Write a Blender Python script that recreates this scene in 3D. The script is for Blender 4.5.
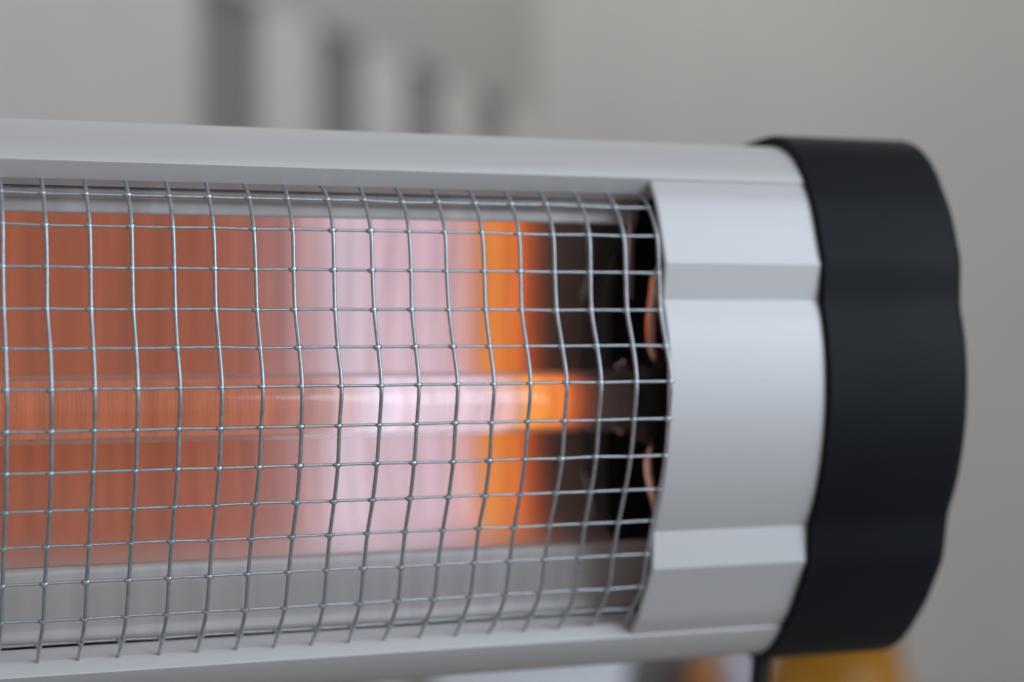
import bpy, bmesh, math, random
from mathutils import Vector, Matrix
random.seed(7)
for o in list(bpy.data.objects):
    bpy.data.objects.remove(o, do_unlink=True)
SC = bpy.context.scene
COL = SC.collection
R = math.radians

# ------------------------------------------------------------------ camera
CAM_Z = 0.97
YAW = 20.868
cam_d = bpy.data.cameras.new('camera')
cam = bpy.data.objects.new('camera', cam_d)
COL.objects.link(cam)
cam.location = (0, 0, CAM_Z)
cam.rotation_mode = 'XYZ'
cam.matrix_world = (Matrix.Translation((0, 0, CAM_Z)) @ Matrix.Rotation(R(-YAW), 4, 'Z')
                    @ Matrix.Rotation(R(90), 4, 'X') @ Matrix.Rotation(R(-0.24), 4, 'Z'))
cam_d.sensor_width = 36
cam_d.lens = 1835.7 / 1024 * 36
cam_d.clip_start = 0.01
cam_d.clip_end = 50
cam_d.dof.use_dof = True
cam_d.dof.focus_distance = 0.452
cam_d.dof.aperture_fstop = 5.0
SC.camera = cam
FWD = Vector((math.sin(R(YAW)), math.cos(R(YAW)), 0))
RGT = Vector((math.cos(R(YAW)), -math.sin(R(YAW)), 0))

# ------------------------------------------------------------------ light
world = bpy.data.worlds.new('World')
SC.world = world
world.use_nodes = True
bg = world.node_tree.nodes['Background']
bg.inputs[0].default_value = (0.83, 0.795, 0.765, 1)
bg.inputs[1].default_value = 0.39


def area(name, loc, aim, size, power, col, size_y=None):
    l = bpy.data.lights.new(name, 'AREA')
    l.energy = power
    l.color = col
    l.size = size
    if size_y:
        l.shape = 'RECTANGLE'
        l.size_y = size_y
    o = bpy.data.objects.new(name, l)
    COL.objects.link(o)
    o.location = loc
    o.rotation_euler = (Vector(aim) - Vector(loc)).to_track_quat('-Z', 'Y').to_euler()
    return o


HEATER = (0.2, 0.46, 0.95)
area('window_light', (1.35, -1.05, 1.64), HEATER, 1.6, 28.0, (0.75, 0.865, 1.0), 1.5)
area('background_fill', (1.2, 3.0, 3.5), (1.3, 4.6, 0.8), 2.0, 26.0, (1.0, 0.985, 0.97), 1.6)  # added fill brightening the partition and back wall, not a lamp of the room

SC.view_settings.view_transform = 'Standard'
SC.view_settings.look = 'None'
SC.view_settings.gamma = 1
SC.view_settings.exposure = 0


# ------------------------------------------------------------------ materials
def newmat(name):
    m = bpy.data.materials.new(name)
    m.use_nodes = True
    nt = m.node_tree
    return m, nt, nt.nodes['Principled BSDF'], nt.nodes, nt.links


def pmat(name, col, rough=0.5, metal=0.0, var=0.0, scale=30.0, stretch=(1, 1, 1), bump=0.0,
         bscale=400.0, rvar=0.0, spec=0.5):
    m, nt, b, N, L = newmat(name)
    b.inputs['Base Color'].default_value = (*col, 1)
    b.inputs['Roughness'].default_value = rough
    b.inputs['Metallic'].default_value = metal
    b.inputs['Specular IOR Level'].default_value = spec
    tc = N.new('ShaderNodeTexCoord')
    mp = N.new('ShaderNodeMapping')
    mp.inputs['Scale'].default_value = stretch
    L.new(tc.outputs['Object'], mp.inputs['Vector'])
    if var or rvar:
        n = N.new('ShaderNodeTexNoise')
        n.inputs['Scale'].default_value = scale
        n.inputs['Detail'].default_value = 6
        L.new(mp.outputs[0], n.inputs['Vector'])
    if var:
        r = N.new('ShaderNodeValToRGB')
        r.color_ramp.elements[0].position = 0.3
        r.color_ramp.elements[1].position = 0.7
        r.color_ramp.elements[0].color = (*[c * (1 - var) for c in col], 1)
        r.color_ramp.elements[1].color = (*[min(1, c * (1 + var)) for c in col], 1)
        L.new(n.outputs['Fac'], r.inputs['Fac'])
        L.new(r.outputs['Color'], b.inputs['Base Color'])
    if rvar:
        mr = N.new('ShaderNodeMapRange')
        mr.inputs['To Min'].default_value = max(0.02, rough - rvar)
        mr.inputs['To Max'].default_value = min(1, rough + rvar)
        L.new(n.outputs['Fac'], mr.inputs['Value'])
        L.new(mr.outputs[0], b.inputs['Roughness'])
    if bump:
        n2 = N.new('ShaderNodeTexNoise')
        n2.inputs['Scale'].default_value = bscale
        n2.inputs['Detail'].default_value = 4
        L.new(mp.outputs[0], n2.inputs['Vector'])
        bp = N.new('ShaderNodeBump')
        bp.inputs['Strength'].default_value = bump
        bp.inputs['Distance'].default_value = 0.0005
        L.new(n2.outputs['Fac'], bp.inputs['Height'])
        L.new(bp.outputs[0], b.inputs['Normal'])
    return m


M = {}
M['silver'] = pmat('silver_paint', (0.69, 0.69, 0.70), 0.60, 0.42, var=0.015, scale=500, stretch=(0.02, 1, 1),
                   bump=0.05, bscale=900, rvar=0.05)
M['ledge'] = pmat('bright_aluminium', (0.84, 0.84, 0.85), 0.14, 0.35, var=0.01, scale=80, stretch=(0.05, 1, 1))
M['black'] = pmat('black_plastic', (0.0050, 0.0068, 0.0112), 0.5, 0.0, bump=0.35, bscale=2200, rvar=0.10, var=0.15, spec=0.19)
M['dark'] = pmat('dark_cavity', (0.01, 0.009, 0.009), 0.7)
M['wire'] = pmat('galvanised_wire', (0.50, 0.54, 0.58), 0.40, 0.88, var=0.12, scale=500, bump=0.07, bscale=1500, rvar=0.1)
M['weld'] = pmat('zinc_weld', (0.58, 0.66, 0.72), 0.40, 0.92, var=0.15, scale=600)
M['mirror'] = pmat('gold_tinted_reflector', (0.79, 0.73, 0.73), 0.07, 0.93, var=0.05, scale=120, stretch=(1, 0.02, 0.02))
# the reflector's lower margin is scuffed and dull
_nt = M['mirror'].node_tree
_tc = _nt.nodes.new('ShaderNodeTexCoord')
_sp = _nt.nodes.new('ShaderNodeSeparateXYZ')
_mr = _nt.nodes.new('ShaderNodeMapRange')
_mr.inputs['From Min'].default_value = -0.0395
_mr.inputs['From Max'].default_value = -0.0305
_mr.inputs['To Min'].default_value = 0.42
_mr.inputs['To Max'].default_value = 0.07
_nt.links.new(_tc.outputs['Object'], _sp.inputs[0])
_nt.links.new(_sp.outputs['Z'], _mr.inputs['Value'])
_nt.links.new(_mr.outputs[0], _nt.nodes['Principled BSDF'].inputs['Roughness'])
M['plate'] = pmat('brushed_reflector_flange', (0.56, 0.53, 0.525), 0.58, 0.45, var=0.10, scale=140, stretch=(1, 0.03, 0.03))
M['shield'] = pmat('dark_brown_steel', (0.05, 0.032, 0.026), 0.22, 0.9, var=0.5, scale=60, bump=1.0, bscale=120)  # dark brown metal, mottled in colour
M['ceramic'] = pmat('dark_ceramic', (0.008, 0.007, 0.007), 0.5, var=0.2)
M['copper'] = pmat('copper_lead', (0.80, 0.50, 0.43), 0.2, 1.0, var=0.3, scale=300)
M['chrome'] = pmat('steel_clip', (0.6, 0.58, 0.57), 0.2, 1.0)
M['cord'] = pmat('black_cord', (0.012, 0.012, 0.013), 0.5, bump=0.1)
M['wall'] = pmat('plaster_wall', (0.665, 0.655, 0.64), 0.9, var=0.03, scale=3, bump=0.2, bscale=60)
M['floor'] = pmat('floor_concrete', (0.34, 0.32, 0.30), 0.75, var=0.12, scale=6, bump=0.2, bscale=80)
M['pale'] = pmat('pale_board', (0.75, 0.74, 0.72), 0.6, var=0.03, scale=5)
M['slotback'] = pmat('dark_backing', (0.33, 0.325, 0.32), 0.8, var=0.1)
M['ochre'] = pmat('ochre_glaze', (0.40, 0.17, 0.005), 0.35, var=0.25, scale=18)
M['brown'] = pmat('brown_wood', (0.44, 0.15, 0.018), 0.5, var=0.2, scale=20, stretch=(1, 1, 0.2))
M['lavender'] = pmat('lavender_wax', (0.58, 0.56, 0.68), 0.5, var=0.03)
M['bluegrey'] = pmat('pale_blue_card', (0.82, 0.86, 0.92), 0.6, var=0.03)
M['taupe'] = pmat('taupe_wall_shade', (0.17, 0.15, 0.14), 0.7, var=0.06)  # dark tone stands in for the wall lying in shadow
M['bench'] = pmat('bench_wood', (0.30, 0.20, 0.12), 0.55, var=0.2, scale=8, stretch=(0.2, 1, 1))

# thin quartz glass: clear with a Fresnel sheen
m, nt, b, N, L = newmat('quartz_glass')
N.remove(b)
tr = N.new('ShaderNodeBsdfTransparent')
tr.inputs[0].default_value = (0.96, 0.95, 0.95, 1)
gl = N.new('ShaderNodeBsdfGlossy')
gl.inputs['Roughness'].default_value = 0.04
lwf = N.new('ShaderNodeLayerWeight')
lwf.inputs[0].default_value = 0.5
pw = N.new('ShaderNodeMath')
pw.operation = 'POWER'
pw.inputs[1].default_value = 5
L.new(lwf.outputs['Facing'], pw.inputs[0])
fr = N.new('ShaderNodeMapRange')
fr.inputs['To Min'].default_value = 0.055
fr.inputs['To Max'].default_value = 0.9
L.new(pw.outputs[0], fr.inputs['Value'])
mx = N.new('ShaderNodeMixShader')
L.new(fr.outputs[0], mx.inputs[0])
L.new(tr.outputs[0], mx.inputs[1])
L.new(gl.outputs[0], mx.inputs[2])
df = N.new('ShaderNodeBsdfDiffuse')
df.inputs[0].default_value = (0.75, 0.72, 0.70, 1)
lw_ = N.new('ShaderNodeLayerWeight')
lw_.inputs[0].default_value = 0.5
hz = N.new('ShaderNodeMapRange')
hz.inputs['To Min'].default_value = 0.0
hz.inputs['To Max'].default_value = 0.45
L.new(lw_.outputs['Facing'], hz.inputs['Value'])
mx2 = N.new('ShaderNodeMixShader')
L.new(hz.outputs[0], mx2.inputs[0])
L.new(mx.outputs[0], mx2.inputs[1])
L.new(df.outputs[0], mx2.inputs[2])
tl = N.new('ShaderNodeBsdfTranslucent')
tl.inputs[0].default_value = (0.85, 0.83, 0.82, 1)
mx3 = N.new('ShaderNodeMixShader')
mx3.inputs[0].default_value = 0.6
L.new(df.outputs[0], mx3.inputs[1])
L.new(tl.outputs[0], mx3.inputs[2])
L.new(mx3.outputs[0], mx2.inputs[2])
L.new(mx2.outputs[0], N['Material Output'].inputs[0])
M['quartz'] = m

# glowing coil: hot towards its middle, cooling to orange and dark at the terminal
X_L, X_R = -0.1148, 0.2132          # grille opening
X_MID = 0.5 * (X_L + X_R)
m, nt, b, N, L = newmat('glowing_coil')
tc = N.new('ShaderNodeTexCoord')
sp = N.new('ShaderNodeSeparateXYZ')
L.new(tc.outputs['Object'], sp.inputs[0])
mr = N.new('ShaderNodeMapRange')
XA, XB = 0.08, 0.22
mr.inputs['From Min'].default_value = XA
mr.inputs['From Max'].default_value = XB
nz = N.new('ShaderNodeTexNoise')
nz.inputs['Scale'].default_value = 240
nz.inputs['Detail'].default_value = 3
mpn = N.new('ShaderNodeMapping')
mpn.inputs['Scale'].default_value = (1, 0.12, 0.12)
L.new(tc.outputs['Object'], mpn.inputs[0])
L.new(mpn.outputs[0], nz.inputs['Vector'])
L.new(sp.outputs['X'], mr.inputs['Value'])
rp = N.new('ShaderNodeValToRGB')
stops = [(0.080, (0.40, 0.112, 0.048)), (0.100, (0.41, 0.115, 0.055)), (0.114, (0.46, 0.155, 0.100)),
         (0.126, (0.52, 0.26, 0.245)), (0.136, (0.76, 0.53, 0.58)), (0.1435, (0.94, 0.80, 0.96)), (0.152, (0.88, 0.68, 0.80)),
         (0.172, (0.86, 0.62, 0.72)), (0.1815, (0.97, 0.54, 0.50)), (0.1870, (1.10, 0.40, 0.08)),
         (0.1945, (1.12, 0.31, 0.055)), (0.1995, (0.76, 0.16, 0.04)), (0.2040, (0.25, 0.06, 0.03)),
         (0.2085, (0.06, 0.036, 0.03)), (0.2170, (0.03, 0.020, 0.017))]
cr = rp.color_ramp
while len(cr.elements) < len(stops):
    cr.elements.new(0.5)
for e, (x, c) in zip(cr.elements, stops):
    e.position = (x - XA) / (XB - XA)
    e.color = (*c, 1)
L.new(mr.outputs[0], rp.inputs[0])
mul = N.new('ShaderNodeMapRange')
mul.inputs['From Min'].default_value = 0.25
mul.inputs['From Max'].default_value = 0.75
mul.inputs['To Min'].default_value = 0.72
mul.inputs['To Max'].default_value = 1.14
L.new(nz.outputs['Fac'], mul.inputs['Value'])
b.inputs['Base Color'].default_value = (0.03, 0.025, 0.025, 1)
b.inputs['Roughness'].default_value = 0.6
L.new(rp.outputs[0], b.inputs['Emission Color'])
L.new(mul.outputs[0], b.inputs['Emission Strength'])
M['coil'] = m


# ------------------------------------------------------------------ helpers
def tag(o, label=None, cat=None, group=None, kind=None):
    for k, v in (('label', label), ('category', cat), ('group', group), ('kind', kind)):
        if v:
            o[k] = v
    return o


def empty(name, loc=(0, 0, 0)):
    o = bpy.data.objects.new(name, None)
    COL.objects.link(o)
    o.location = loc
    o.empty_display_size = 0.05
    return o


def obj(name, bm, mat, parent=None, smooth=35):
    me = bpy.data.meshes.new(name)
    bmesh.ops.recalc_face_normals(bm, faces=bm.faces)
    bm.to_mesh(me)
    bm.free()
    me.materials.append(M[mat])
    if smooth:
        me.polygons.foreach_set('use_smooth', [True] * len(me.polygons))
        me.set_sharp_from_angle(angle=R(smooth))
    o = bpy.data.objects.new(name, me)
    COL.objects.link(o)
    if parent:
        o.parent = parent
    return o


def share(src, name, parent, loc=(0, 0, 0), rot=None, scale=None):
    o = bpy.data.objects.new(name, src.data)
    COL.objects.link(o)
    o.parent = parent
    o.location = loc
    if rot:
        o.rotation_euler = rot
    if scale:
        o.scale = scale
    return o


def box(bm, c, s, bev=0.0):
    g = bmesh.ops.create_cube(bm, size=1)
    bmesh.ops.scale(bm, vec=s, verts=g['verts'])
    bmesh.ops.translate(bm, vec=c, verts=g['verts'])
    if bev:
        es = list({e for v in g['verts'] for e in v.link_edges})
        bmesh.ops.bevel(bm, geom=es, offset=bev, segments=2, affect='EDGES', profile=0.5)


def tube(bm, pts, rad, n=8, caps=True):
    pts = [Vector(q) for q in pts]
    rings = []
    up = None
    for i, q in enumerate(pts):
        a = pts[max(i - 1, 0)]
        c = pts[min(i + 1, len(pts) - 1)]
        t = (c - a).normalized()
        if up is None:
            up = Vector((0, 0, 1)) if abs(t.z) < 0.9 else Vector((1, 0, 0))
        s = t.cross(up).normalized()
        up = s.cross(t).normalized()
        r = rad[i] if isinstance(rad, (list, tuple)) else rad
        rings.append([bm.verts.new(q + (s * math.cos(2 * math.pi * k / n) + up * math.sin(2 * math.pi * k / n)) * r)
                      for k in range(n)])
    for A, B in zip(rings, rings[1:]):
        for k in range(n):
            bm.faces.new((A[k], A[(k + 1) % n], B[(k + 1) % n], B[k]))
    if caps:
        bm.faces.new(rings[0][::-1])
        bm.faces.new(rings[-1])


def lathe(bm, prof, n=40, axis='Z', c=(0, 0, 0)):
    rings = []
    for r, h in prof:
        ring = []
        for k in range(n):
            a = 2 * math.pi * k / n
            if axis == 'Z':
                v = (c[0] + r * math.cos(a), c[1] + r * math.sin(a), c[2] + h)
            else:
                v = (c[0] + h, c[1] + r * math.cos(a), c[2] + r * math.sin(a))
            ring.append(bm.verts.new(v))
        rings.append(ring)
    for A, B in zip(rings, rings[1:]):
        for k in range(n):
            bm.faces.new((A[k], A[(k + 1) % n], B[(k + 1) % n], B[k]))
    bm.faces.new(rings[0][::-1])
    bm.faces.new(rings[-1])


def spline(pts, per=6):
    pts = [Vector(q) for q in pts]
    ext = [2 * pts[0] - pts[1]] + pts + [2 * pts[-1] - pts[-2]]
    out = []
    for i in range(1, len(ext) - 2):
        a, b_, c, d = ext[i - 1:i + 3]
        for k in range(per):
            t = k / per
            out.append(0.5 * ((2 * b_) + (c - a) * t + (2 * a - 5 * b_ + 4 * c - d) * t * t
                              + (3 * b_ - a - 3 * c + d) * t ** 3))
    out.append(pts[-1])
    return out


MM = 0.001


def W(X, w, v):
    """heater frame: X along the body (m); w towards the front and v up (mm) -> local point"""
    return Vector((X, -w * MM, v * MM))


def sheet(bm, prof, xs):
    """open profile [(w,v)] swept over the X stations"""
    rows = [[bm.verts.new(W(x, *q)) for q in prof] for x in xs]
    for A, B in zip(rows, rows[1:]):
        for k in range(len(prof) - 1):
            bm.faces.new((A[k], A[k + 1], B[k + 1], B[k]))


def ring_extrude(bm, prof, stations):
    """closed profile; stations = [(X, fn(profile)->profile)]"""
    rows = [[bm.verts.new(W(x, *q)) for q in f(prof)] for x, f in stations]
    n = len(prof)
    for A, B in zip(rows, rows[1:]):
        for k in range(n):
            bm.faces.new((A[k], A[(k + 1) % n], B[(k + 1) % n], B[k]))
    return rows


ident = lambda q: q

# ------------------------------------------------------------------ setting
bm = bmesh.new()
box(bm, (0.6, 2.0, -0.02), (14, 14, 0.04))
tag(obj('floor', bm, 'floor', smooth=0), kind='structure')


def C(px, d, z):
    """point of the place: px column of the view direction at depth d, absolute height z"""
    return FWD * d + RGT * ((px - 512) / 1835.7 * d) + Vector((0, 0, z))


wall_c = FWD * 5.0
bm = bmesh.new()
box(bm, (0, 0, 1.8), (12, 0.1, 3.6))
wl = obj('wall', bm, 'wall', smooth=0)
wl.location = (wall_c.x, wall_c.y, 0)
wl.rotation_euler = (0, 0, R(-YAW))
tag(wl, kind='structure')

# pale partition with tall dark slots, receding to the right
p0 = C(230, 3.0, 0)
p3 = C(492.7, 3.0 * 1.441, 0)
step = (p3 - p0) / 3
sp_len = step.length
pang = math.atan2(step.y, step.x)
part = empty('slotted_partition', p0)
part.rotation_euler = (0, 0, pang)
tag(part, 'pale grey partition with tall dark vertical slots, far behind the heater', 'partition')
SW = 0.50 * sp_len
TOPZ = 1.545
x_start, x_end = -2.2 * sp_len, 3.75 * sp_len
cuts = [x_start] + [q for n in range(4) for q in (n * sp_len - SW / 2, n * sp_len + SW / 2)] + [x_end]
for i in range(0, len(cuts), 2):
    bm = bmesh.new()
    box(bm, ((cuts[i] + cuts[i + 1]) / 2, 0, TOPZ / 2), (cuts[i + 1] - cuts[i], 0.012, TOPZ), 0.002)
    obj('stile', bm, 'pale', part)
bm = bmesh.new()
box(bm, ((x_start + x_end) / 2, 0, TOPZ + 0.6), (x_end - x_start, 0.012, 1.198), 0.002)
obj('top_rail', bm, 'pale', part)
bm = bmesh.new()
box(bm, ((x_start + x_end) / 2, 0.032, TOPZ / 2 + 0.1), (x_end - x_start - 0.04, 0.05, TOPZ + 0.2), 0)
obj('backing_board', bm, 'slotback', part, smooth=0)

# low bench with small things, under the heater's right end
BZ = 0.52
bc = C(665, 1.5, 0)
bench = empty('low_bench', (bc.x, bc.y, 0))
bench.rotation_euler = (0, 0, R(-YAW))
tag(bench, 'low wooden bench behind the heater carrying the jar and bottles', 'bench')
bm = bmesh.new()
box(bm, (0, 0.02, BZ - 0.015), (0.62, 0.26, 0.03), 0.004)
obj('seat', bm, 'bench', bench)
for sx in (-1, 1):
    for sy in (-1, 1):
        bm = bmesh.new()
        box(bm, (sx * 0.27, 0.02 + sy * 0.09, (BZ - 0.03) / 2), (0.035, 0.035, BZ - 0.03), 0.003)
        obj('leg', bm, 'bench', bench)


def at(px, d):
    q = C(px, d, BZ)
    return q


q = at(834, 1.5)
jar = empty('ochre_jar', q)
tag(jar, 'blurred ochre yellow jar beyond the black end cap', 'jar')
bm = bmesh.new()
lathe(bm, [(0.048, 0), (0.056, 0.004), (0.058, 0.02), (0.058, 0.175), (0.054, 0.188), (0.048, 0.194)])
obj('body', bm, 'ochre', jar)
bm = bmesh.new()
lathe(bm, [(0.050, 0.1945), (0.052, 0.197), (0.052, 0.213), (0.049, 0.217), (0.008, 0.218), (0.009, 0.226), (0.003, 0.229)])
obj('lid', bm, 'ochre', jar)

q = at(703, 1.48)
bot = empty('brown_bottle', q)
tag(bot, 'slim blurred orange-brown bottle below the silver end panel', 'bottle')
bm = bmesh.new()
lathe(bm, [(0.015, 0), (0.0165, 0.003), (0.0165, 0.17), (0.012, 0.182), (0.0062, 0.19)], 24)
obj('body', bm, 'brown', bot)
bm = bmesh.new()
lathe(bm, [(0.0072, 0.1902), (0.0075, 0.192), (0.0075, 0.207), (0.006, 0.209)], 20)
obj('cap', bm, 'brown', bot)

q = at(737, 1.5)
cnd = empty('lavender_candle', q)
tag(cnd, 'pale lavender candle between the brown bottle and the ochre jar', 'candle')
bm = bmesh.new()
lathe(bm, [(0.013, 0), (0.0138, 0.002), (0.0138, 0.193), (0.012, 0.196), (0.004, 0.193)], 24)
obj('body', bm, 'lavender', cnd)
bm = bmesh.new()
tube(bm, [(0, 0, 0.19), (0.0005, 0, 0.198), (0.002, 0, 0.204)], 0.0009, 6)
obj('wick', bm, 'dark', cnd)


def card_box(name, px, d, w, dep, h, mat, label):
    q = at(px, d)
    t = empty(name, q)
    t.rotation_euler = (0, 0, R(-YAW))
    tag(t, label, 'box')
    bm = bmesh.new()
    box(bm, (0, 0, (h - 0.0305) / 2), (w, dep, h - 0.0305), 0.002)
    obj('body', bm, mat, t)
    bm = bmesh.new()
    box(bm, (0, 0, h - 0.015), (w + 0.005, dep + 0.005, 0.03), 0.002)
    obj('lid', bm, mat, t)


card_box('backdrop_box', 528, 1.46, 0.145, 0.12, 0.225, 'bluegrey', 'pale blue-grey lidded box under the grille, left of the taupe shade block')
card_box('backdrop_box', 652, 1.55, 0.052, 0.08, 0.20, 'taupe', 'narrow taupe block standing in for shaded wall between the pale box and the brown bottle')  # dark block added where the wall behind is only in shadow

# ------------------------------------------------------------------ the heater
TILT = 6.3
heater = empty('infrared_heater', (0, 0.458, CAM_Z - 0.0193))
heater.rotation_euler = (R(TILT), 0, 0)
tag(heater, 'silver infrared bar heater with glowing tube, wire grille and black end cap', 'heater')

X_CAP = 0.2607
XC_L = 2 * X_MID - X_CAP
# housing: closed extrusion, C-shaped section open to the front
top_lip = [(-5.6, 60.6), (-5.05, 59.0), (-4.8, 59.2), (-2.1, 63.3), (-2.0, 63.55), (-2.2, 63.95), (-4, 66.0), (-6.5, 68.3), (-9, 70.2), (-12, 71.8), (-15.5, 72.9), (-19, 73.4), (-24, 73.2),
           (-32, 72.3), (-45, 70.0), (-60, 66.5), (-72, 61.5), (-80, 54), (-85, 43), (-87.5, 25)]
low_lip = [(-5.6, -61.9), (-5.05, -60.7), (-4.8, -60.8), (-2.1, -63.75), (-2.0, -64.0), (-2.2, -64.4), (-4, -67.0), (-6.5, -69.9), (-9, -72.2), (-12, -74.2), (-15.5, -75.5), (-19, -76.1), (-24, -76.0),
           (-32, -75.0), (-45, -72.5), (-60, -68.5), (-72, -62.5), (-80, -54), (-85, -43), (-87.5, -25)]
outer = top_lip + [(-88.2, 0)] + low_lip[::-1]
ihalf = [(-11.5, 62.6), (-12.0, 65.5), (-30, 69.0), (-45, 67.0), (-58, 63), (-68, 58), (-76, 46), (-80, 25)]
inner = ihalf + [(-81, 0)] + [(w, -v) for w, v in reversed(ihalf)]
bm = bmesh.new()
prof = outer + inner[::-1]
rows = ring_extrude(bm, prof, [(XC_L, ident), (X_CAP + 0.004, ident)])
no = len(outer)
ni = len(inner)
for row in (rows[0], rows[-1]):
    O_, I_ = row[:no], row[no:][::-1]
    # close the rim between outer and inner loops as a triangle/quad strip
    i = j = 0
    while i < no - 1 or j < ni - 1:
        if j >= ni - 1 or (i < no - 1 and (i + 1) / (no - 1) <= (j + 1) / (ni - 1)):
            bm.faces.new((O_[i], O_[i + 1], I_[j]))
            i += 1
        else:
            bm.faces.new((O_[i], I_[j + 1], I_[j]))
            j += 1
obj('housing', bm, 'silver', heater, smooth=16)

# bright inner ledges the grille sits over, with a clip rail on the upper one
bm = bmesh.new()
pr = [(-5.15, -60.75), (-12.2, -59.7), (-12.6, -60.5), (-5.4, -61.6)]
rw = ring_extrude(bm, pr, [(X_L - 0.02, ident), (X_R + 0.006, ident)])
bm.faces.new(rw[0][::-1])
bm.faces.new(rw[-1])
obj('ledge', bm, 'ledge', heater)
bm = bmesh.new()
pr = [(-5.3, 59.6), (-11.35, 57.25), (-11.8, 58.1), (-5.5, 60.4)]
rw = ring_extrude(bm, pr, [(X_L - 0.02, ident), (X_R + 0.004, ident)])
bm.faces.new(rw[0][::-1])
bm.faces.new(rw[-1])
obj('ledge', bm, 'ledge', heater)

# end panels (silver plates beside the opening) with the two flat flutes
up_arc = spline([Vector((-2.1, 62.95, 0)), Vector((1.6, 58.4, 0)), Vector((4.5, 53.0, 0)), Vector((7.2, 47.0, 0)), Vector((9.7, 41.3, 0))], 4)
mid_arc = spline([Vector((9.1, 31.4, 0)), Vector((11.6, 26, 0)), Vector((13.5, 20.5, 0)), Vector((14.9, 14, 0)), Vector((15.8, 7, 0)),
                  Vector((16.1, 0, 0)), Vector((15.8, -7, 0)), Vector((14.9, -14, 0)), Vector((13.5, -20.5, 0)), Vector((11.6, -26.2, 0)), Vector((9.2, -31.9, 0))], 4)
low_arc = spline([Vector((9.9, -42.2, 0)), Vector((7.2, -47.7, 0)), Vector((4.6, -53.0, 0)), Vector((1.7, -58.6, 0)), Vector((-2.1, -63.4, 0))], 4)
front = [(q.x, q.y) for q in up_arc + mid_arc + low_arc]


def offset(prof, d):
    out = []
    n = len(prof)
    for i in range(n):
        a = Vector(prof[max(i - 1, 0)])
        c = Vector(prof[min(i + 1, n - 1)])
        t = (c - a).normalized()
        nrm = Vector((-t.y, t.x))
        out.append((prof[i][0] + nrm.x * d, prof[i][1] + nrm.y * d))
    return out


shell_in = offset(front, -1.4)
if shell_in[len(front) // 2][0] > front[len(front) // 2][0]:
    shell_in = offset(front, 1.4)
ring = front + shell_in[::-1]
fr_c = front
e_in = [(w - (0.35 if i < len(front) else -0.2), v) for i, (w, v) in enumerate(ring)]


def end_panel(x0, x1, left_open):
    bm = bmesh.new()
    e = 0.0005
    st = [(x0, lambda q: e_in), (x0 + e, ident), (x1 - e, ident), (x1, lambda q: e_in)]
    rw = ring_extrude(bm, ring, st)
    n = len(front)
    for row in (rw[0], rw[-1]):
        for k in range(n - 1):
            bm.faces.new((row[k], row[k + 1], row[2 * n - 2 - k], row[2 * n - 1 - k]))
    return obj('end_panel', bm, 'silver', heater, smooth=22)


end_panel(X_R, X_CAP + 0.002, True)
end_panel(XC_L - 0.002, X_L, False)

# black end caps: closed outline swollen over the housing, rounded outer edge
cap_front = [(q[0], q[1]) for q in front if abs(q[1]) < 62]
for _ in range(3):
    cap_front = [cap_front[0]] + [((a[0] + 2 * b_[0] + c[0]) / 4, (a[1] + 2 * b_[1] + c[1]) / 4)
                                  for a, b_, c in zip(cap_front, cap_front[1:], cap_front[2:])] + [cap_front[-1]]
cap_top = [(-88.2, 25), (-85.5, 43), (-80.5, 54.5), (-72, 62), (-60, 67), (-45, 71.2), (-32, 73.7), (-24, 74.9), (-19, 75.0), (-15.5, 74.3), (-12, 72.8), (-8.5, 70.3), (-5, 67.0)]
cap_low = [(-5, -67.8), (-8.5, -71.6), (-12, -74.2), (-15.5, -75.7), (-19, -76.4), (-24, -76.4), (-32, -75.2), (-45, -72.8), (-60, -68.6), (-72, -62.6), (-80.5, -54.5), (-85.5, -43), (-88.2, -25)]
cap_prof = cap_top + cap_front + cap_low + [(-89, 0)]


def inset_fn(d):
    def f(prof):
        n = len(prof)
        out = []
        for i in range(n):
            a = Vector(prof[(i - 1) % n])
            b_ = Vector(prof[i])
            c = Vector(prof[(i + 1) % n])
            t = (c - a).normalized()
            nrm = Vector((-t.y, t.x))
            out.append((b_.x - nrm.x * d * SGN, b_.y - nrm.y * d * SGN))
        return out
    return f


def area2(pr):
    return sum(pr[i][0] * pr[(i + 1) % len(pr)][1] - pr[(i + 1) % len(pr)][0] * pr[i][1] for i in range(len(pr)))


SGN = -1 if area2(cap_prof) > 0 else 1
OUT = 1.7


def end_cap(x0, x1):
    s = 1 if x1 > x0 else -1
    bm = bmesh.new()
    Lc = abs(x1 - x0)
    st = [(x0, inset_fn(-(-1.0) * 1.0)), (x0 + s * 0.0001, inset_fn(-OUT + 0.5)), (x0 + s * 0.0008, inset_fn(-OUT)),
          (x0 + s * (Lc - 0.0048), inset_fn(-OUT))]
    for k in range(1, 7):
        a = k / 6 * math.pi / 2
        st.append((x0 + s * (Lc - 0.0048 + 0.0048 * math.sin(a)), inset_fn(-OUT + 4.4 * (1 - math.cos(a)))))

    def shrink(f):
        return lambda pr: [(-38 + (w + 38) * f, v * f) for w, v in inset_fn(-OUT + 4.4)(pr)]
    st.append((x0 + s * (Lc + 0.001), shrink(0.7)))
    st.append((x0 + s * (Lc + 0.0014), shrink(0.3)))
    rw = ring_extrude(bm, cap_prof, st)
    bm.faces.new(rw[-1])
    bm.faces.new(rw[0][::-1])
    return obj('end_cap', bm, 'black', heater, smooth=25)


end_cap(X_CAP, 0.3078)
end_cap(XC_L, 2 * X_MID - 0.3078)

# reflector: elliptic trough that images the coil towards the front
T = Vector((-26.5, -0.9))
CAMP = Vector((453.1, 69.4))
D_ = (CAMP - T).length
ax = (CAMP - T) / D_
pp = Vector((-ax.y, ax.x))
F_ = 18.0
S_ = D_ + 2 * F_
trough = []
lo, hi = -94, 94
NP = 72


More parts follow.
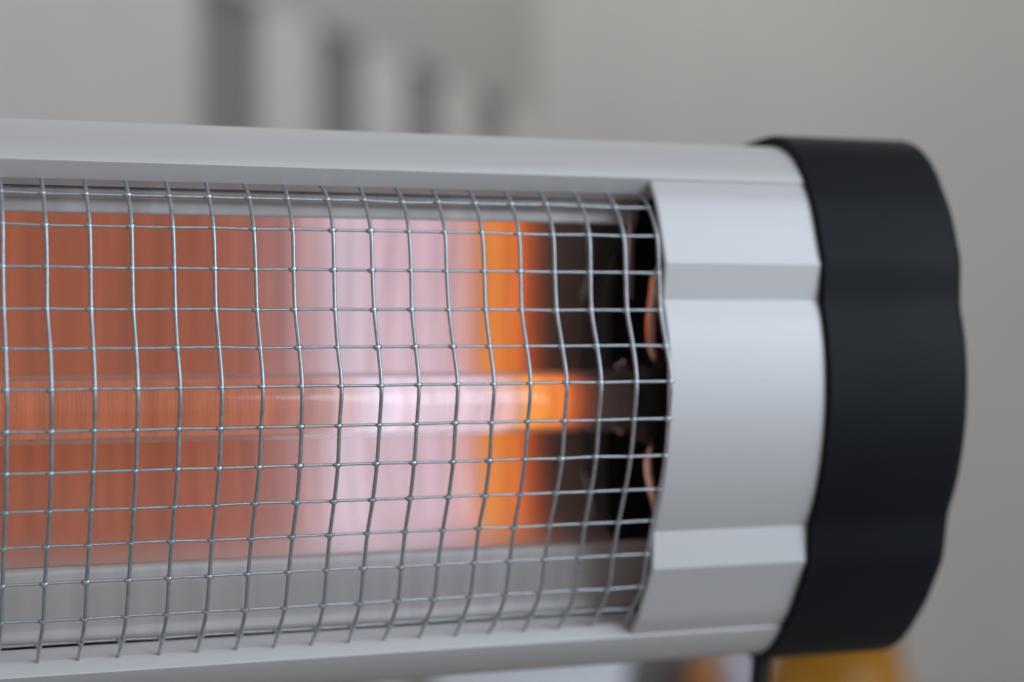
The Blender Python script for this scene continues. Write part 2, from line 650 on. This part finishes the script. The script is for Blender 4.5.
def ell(phi):
    r = (S_ * S_ - D_ * D_) / (2 * (S_ - D_ * math.cos(phi)))
    return T + ax * (r * math.cos(phi)) + pp * (r * math.sin(phi))


for k in range(NP + 1):
    phi = math.pi + R(118) - R(236) * k / NP
    q = ell(phi)
    trough.append((q.x, q.y))
trough.sort(key=lambda q: q[1])
trough = [q for q in trough if -39.6 <= q[1] <= 51.8]
REFL_R = 0.2125
REFL_L = 2 * X_MID - REFL_R
bm = bmesh.new()
sheet(bm, trough, [REFL_L + (REFL_R - REFL_L) * k / 24 for k in range(25)])
refl = obj('reflector', bm, 'mirror', heater, smooth=60)
lw = trough[0]
uw = trough[-1]
bm = bmesh.new()
low = [(lw[0] + 0.15, lw[1] - 0.1), (lw[0] + 1.1, lw[1] - 1.0), (lw[0] + 1.5, lw[1] - 2.6), (lw[0] + 1.7, lw[1] - 6.0), (-13.9, -54.8), (-13.5, -56.4), (-13.2, -57.8), (-13.5, -58.9)]
sheet(bm, [(q.x, q.y) for q in spline([Vector((a, b_, 0)) for a, b_ in low], 4)], [REFL_L - 0.01, 0.06, 0.12, 0.18, 0.2255])
obj('flange', bm, 'plate', refl, smooth=60)
bm = bmesh.new()
upf = [(uw[0], uw[1] + 0.05), (uw[0] + 1.0, uw[1] + 0.3), (-14.0, 53.4), (-12.6, 54.4), (-11.8, 55.4), (-11.8, 56.4), (-12.6, 57.2)]
sheet(bm, [(q.x, q.y) for q in spline([Vector((a, b_, 0)) for a, b_ in upf], 4)], [REFL_L - 0.01, 0.06, 0.12, 0.18, 0.215])
obj('flange', bm, 'plate', refl, smooth=60)

# dark end plates and back liner inside the ends
for xe in (0.2385, 2 * X_MID - 0.2385):
    bm = bmesh.new()
    pl = [(-80, 40), (-74, 58), (-58, 65), (-14, 63.4), (-2, 56), (5, 42), (11, 20), (12, 0), (11, -20), (5, -42), (-2, -56), (-14, -63.4), (-58, -65), (-74, -58), (-80, -40)]
    rw = ring_extrude(bm, pl, [(xe - 0.0008, ident), (xe + 0.0008, ident)])
    bm.faces.new(rw[0][::-1])
    bm.faces.new(rw[-1])
    obj('end_plate', bm, 'shield', heater, smooth=0)

# heating tube
bm = bmesh.new()
TUBE_R = 0.2225
TUBE_L = 2 * X_MID - TUBE_R
n = 40
rings = []
for x, r in ((TUBE_L, 8.9), (TUBE_L + 0.05, 8.9), (0.05, 8.9), (0.15, 8.9), (TUBE_R - 0.003, 8.9), (TUBE_R, 8.0)):
    rings.append([bm.verts.new(W(x, T.x + r * math.cos(2 * math.pi * k / n), T.y + r * math.sin(2 * math.pi * k / n))) for k in range(n)])
for A, B in zip(rings, rings[1:]):
    for k in range(n):
        bm.faces.new((A[k], A[(k + 1) % n], B[(k + 1) % n], B[k]))
htube = obj('heating_tube', bm, 'quartz', heater, smooth=60)
# coil: tight helix of ribbon wire round a core
bm = bmesh.new()
XE = 0.2075
XS = 2 * X_MID - XE
pitch = 1.15
RC = 7.0
turns = int((XE - XS) * 1000 / pitch)
seg = 20
pts = []
for i in range(turns * seg + 1):
    a = 2 * math.pi * i / seg
    pts.append(W(XS + i / seg * pitch * MM, T.x + RC * math.cos(a), T.y + RC * math.sin(a)))
tube(bm, pts, 0.66 * MM, 5)
obj('coil', bm, 'coil', htube, smooth=60)
bm = bmesh.new()
lathe(bm, [(0.0068, XS - 0.004), (0.0070, XS - 0.002), (0.0070, XE + 0.002), (0.0062, XE + 0.007), (0.005, XE + 0.0148)], 24, 'X', W(0, T.x, T.y))
obj('core', bm, 'coil', htube, smooth=60)
for s in (1, -1):
    mir = lambda x: x if s > 0 else 2 * X_MID - x
    bm = bmesh.new()
    a, b_ = sorted((mir(0.2205), mir(0.2378)))
    box(bm, W((a + b_) / 2, T.x, T.y), (b_ - a, 0.024, 0.024), 0.003)
    obj('ceramic_holder', bm, 'ceramic', htube)
    bm = bmesh.new()
    # copper leads looping from the holder up and down to the end plate
    tube(bm, spline([W(mir(0.2245), -14, 11), W(mir(0.2205), -11, 16), W(mir(0.2193), -10, 23), W(mir(0.2198), -10, 31), W(mir(0.2210), -10, 38), W(mir(0.230), -14, 46)], 8), 1.7 * MM, 10)
    obj('lead_wire', bm, 'copper', htube)
    bm = bmesh.new()
    tube(bm, spline([W(mir(0.2240), -14, -10), W(mir(0.2206), -10, -13), W(mir(0.2194), -8, -18), W(mir(0.2206), -5.5, -27), W(mir(0.2235), -5, -34), W(mir(0.233), -10, -42)], 8), 1.4 * MM, 10)
    obj('lead_wire', bm, 'copper', htube)
    bm = bmesh.new()
    c0 = mir(0.2178)
    for a0 in (70, 250):
        tube(bm, [W(c0 + 0.0018 * math.sin(k / 10 * math.pi), T.x + (8.9 + 1.6 * math.sin(k / 10 * math.pi)) * math.cos(R(a0 + 4 * k)), (8.9 + 1.6 * math.sin(k / 10 * math.pi)) * math.sin(R(a0 + 4 * k))) for k in range(11)], 0.8 * MM, 8)
    obj('spring_clip', bm, 'chrome', htube)
    # pressed steel tab standing beside the tube end
    bm = bmesh.new()
    box(bm, W(mir(0.2136), -14, 41), (0.0020, 0.0012, 0.023), 0.0003)
    box(bm, W(mir(0.2136), -14.5, 53.0), (0.0034, 0.004, 0.0016), 0.0003)
    obj('bracket_tab', bm, 'chrome', heater)

# ------------------------------------------------------------------ grille
rowp = [(0.0, 55.6), (5.8, 48.2), (8.0, 38.4), (10.0, 28.6), (14.4, 19.6), (18.2, 10.4), (17.6, 0.4), (16.9, -9.6), (14.3, -19.2), (10.8, -28.6), (8.2, -38.3), (5.8, -48.0), (0.0, -55.5)]
bm = bmesh.new()
for s in (1, -1):
    z_ = 59.6 if s > 0 else -61.9
    pr = [(-6.4, z_), (-6.0, z_ - 0.4), (-7.0, z_ - 0.6), (-7.4, z_ - 0.2)]
    rw = ring_extrude(bm, pr, [(X_L + 0.001, ident), (X_R - 0.001, ident)])
    bm.faces.new(rw[0][::-1])
    bm.faces.new(rw[-1])
grille = obj('grille', bm, 'wire', heater, smooth=0)
cols = [c for c in range(-15, 18)]
J = {}
for c in cols:
    wob = random.uniform(-0.25, 0.25)
    for r in range(13):
        J[c, r] = (wob * math.sin(r * 0.5 + c) + random.gauss(0, 0.05), random.gauss(0, 0.06), random.gauss(0, 0.07))


def colx(c):
    return 42.2 + 10 * c


def node(c, r, dw=0.0):
    j = J[c, r]
    return W((colx(c) + j[0]) * MM, rowp[r][0] + j[1] + dw, rowp[r][1] + j[2])


for c in cols:
    pts = [W((colx(c) + random.gauss(0, 0.15)) * MM, -6.6, 59.4)] + [node(c, r, 0.15) for r in range(13)] + [W((colx(c) + random.gauss(0, 0.15)) * MM, -5.2, -61.6)]
    bm = bmesh.new()
    tube(bm, spline(pts, 5), 0.52 * MM, 8)
    for r in range(13):      # weld blobs
        q = node(c, r, 0.22) + Vector((-0.15 * MM, 0, 0))
        g = bmesh.ops.create_icosphere(bm, subdivisions=1, radius=1)
        k = random.uniform(0.85, 1.2)
        bmesh.ops.scale(bm, vec=(1.08 * MM * k, 0.60 * MM, 0.86 * MM * k), verts=g['verts'])
        bmesh.ops.translate(bm, vec=q, verts=g['verts'])
    wo = obj('wire', bm, 'wire', grille, smooth=70)
    wo.data.materials.append(M['weld'])
    nf = len(wo.data.polygons)
    for f in wo.data.polygons[nf - 13 * 20:]:
        f.material_index = 1
for r in range(13):
    pts = []
    for c in cols:
        pts.append(node(c, r, -0.45))
    a = pts[0] - Vector((0.005, 0, 0))
    b_ = pts[-1] + Vector((0.0006, 0, 0))
    bm = bmesh.new()
    tube(bm, spline([a] + pts + [b_], 3), 0.36 * MM, 8)
    obj('wire', bm, 'wire', grille, smooth=70)

# power cord hanging from the end cap
bm = bmesh.new()
tube(bm, spline([W(0.2705, -30, -70), W(0.2705, -30, -80), W(0.269, -29, -105), W(0.266, -34, -200), W(0.25, -75, -560), W(0.22, -120, -840), W(0.12, -170, -905), W(0.0, -210, -914)], 8), 3.0 * MM, 12)
obj('power_cord', bm, 'cord', heater)

# stand: yoke behind the housing, pole and feet (below the picture)
stand_x = X_MID
Rinv = Matrix.Rotation(R(-TILT), 4, 'X')


def G(x, y, z):
    """world point -> heater local"""
    return Rinv @ (Vector((x, y, z)) - Vector(heater.location))


bm = bmesh.new()
tube(bm, [G(stand_x, 0.565, 0.08), G(stand_x, 0.565, 0.96)], 0.011, 20)
tube(bm, [G(stand_x, 0.565, 0.95), G(stand_x, 0.53, 0.95)], 0.009, 16)
stand = obj('stand_pole', bm, 'black', heater)
for k in range(3):
    a = R(90 + 120 * k)
    bm = bmesh.new()
    tube(bm, spline([G(stand_x, 0.565, 0.10), G(stand_x + 0.05 * math.cos(a), 0.565 + 0.05 * math.sin(a), 0.085),
                     G(stand_x + 0.19 * math.cos(a), 0.565 + 0.19 * math.sin(a), 0.03), G(stand_x + 0.24 * math.cos(a), 0.565 + 0.24 * math.sin(a), 0.011)], 5), 0.010, 12)
    obj('leg', bm, 'black', stand)
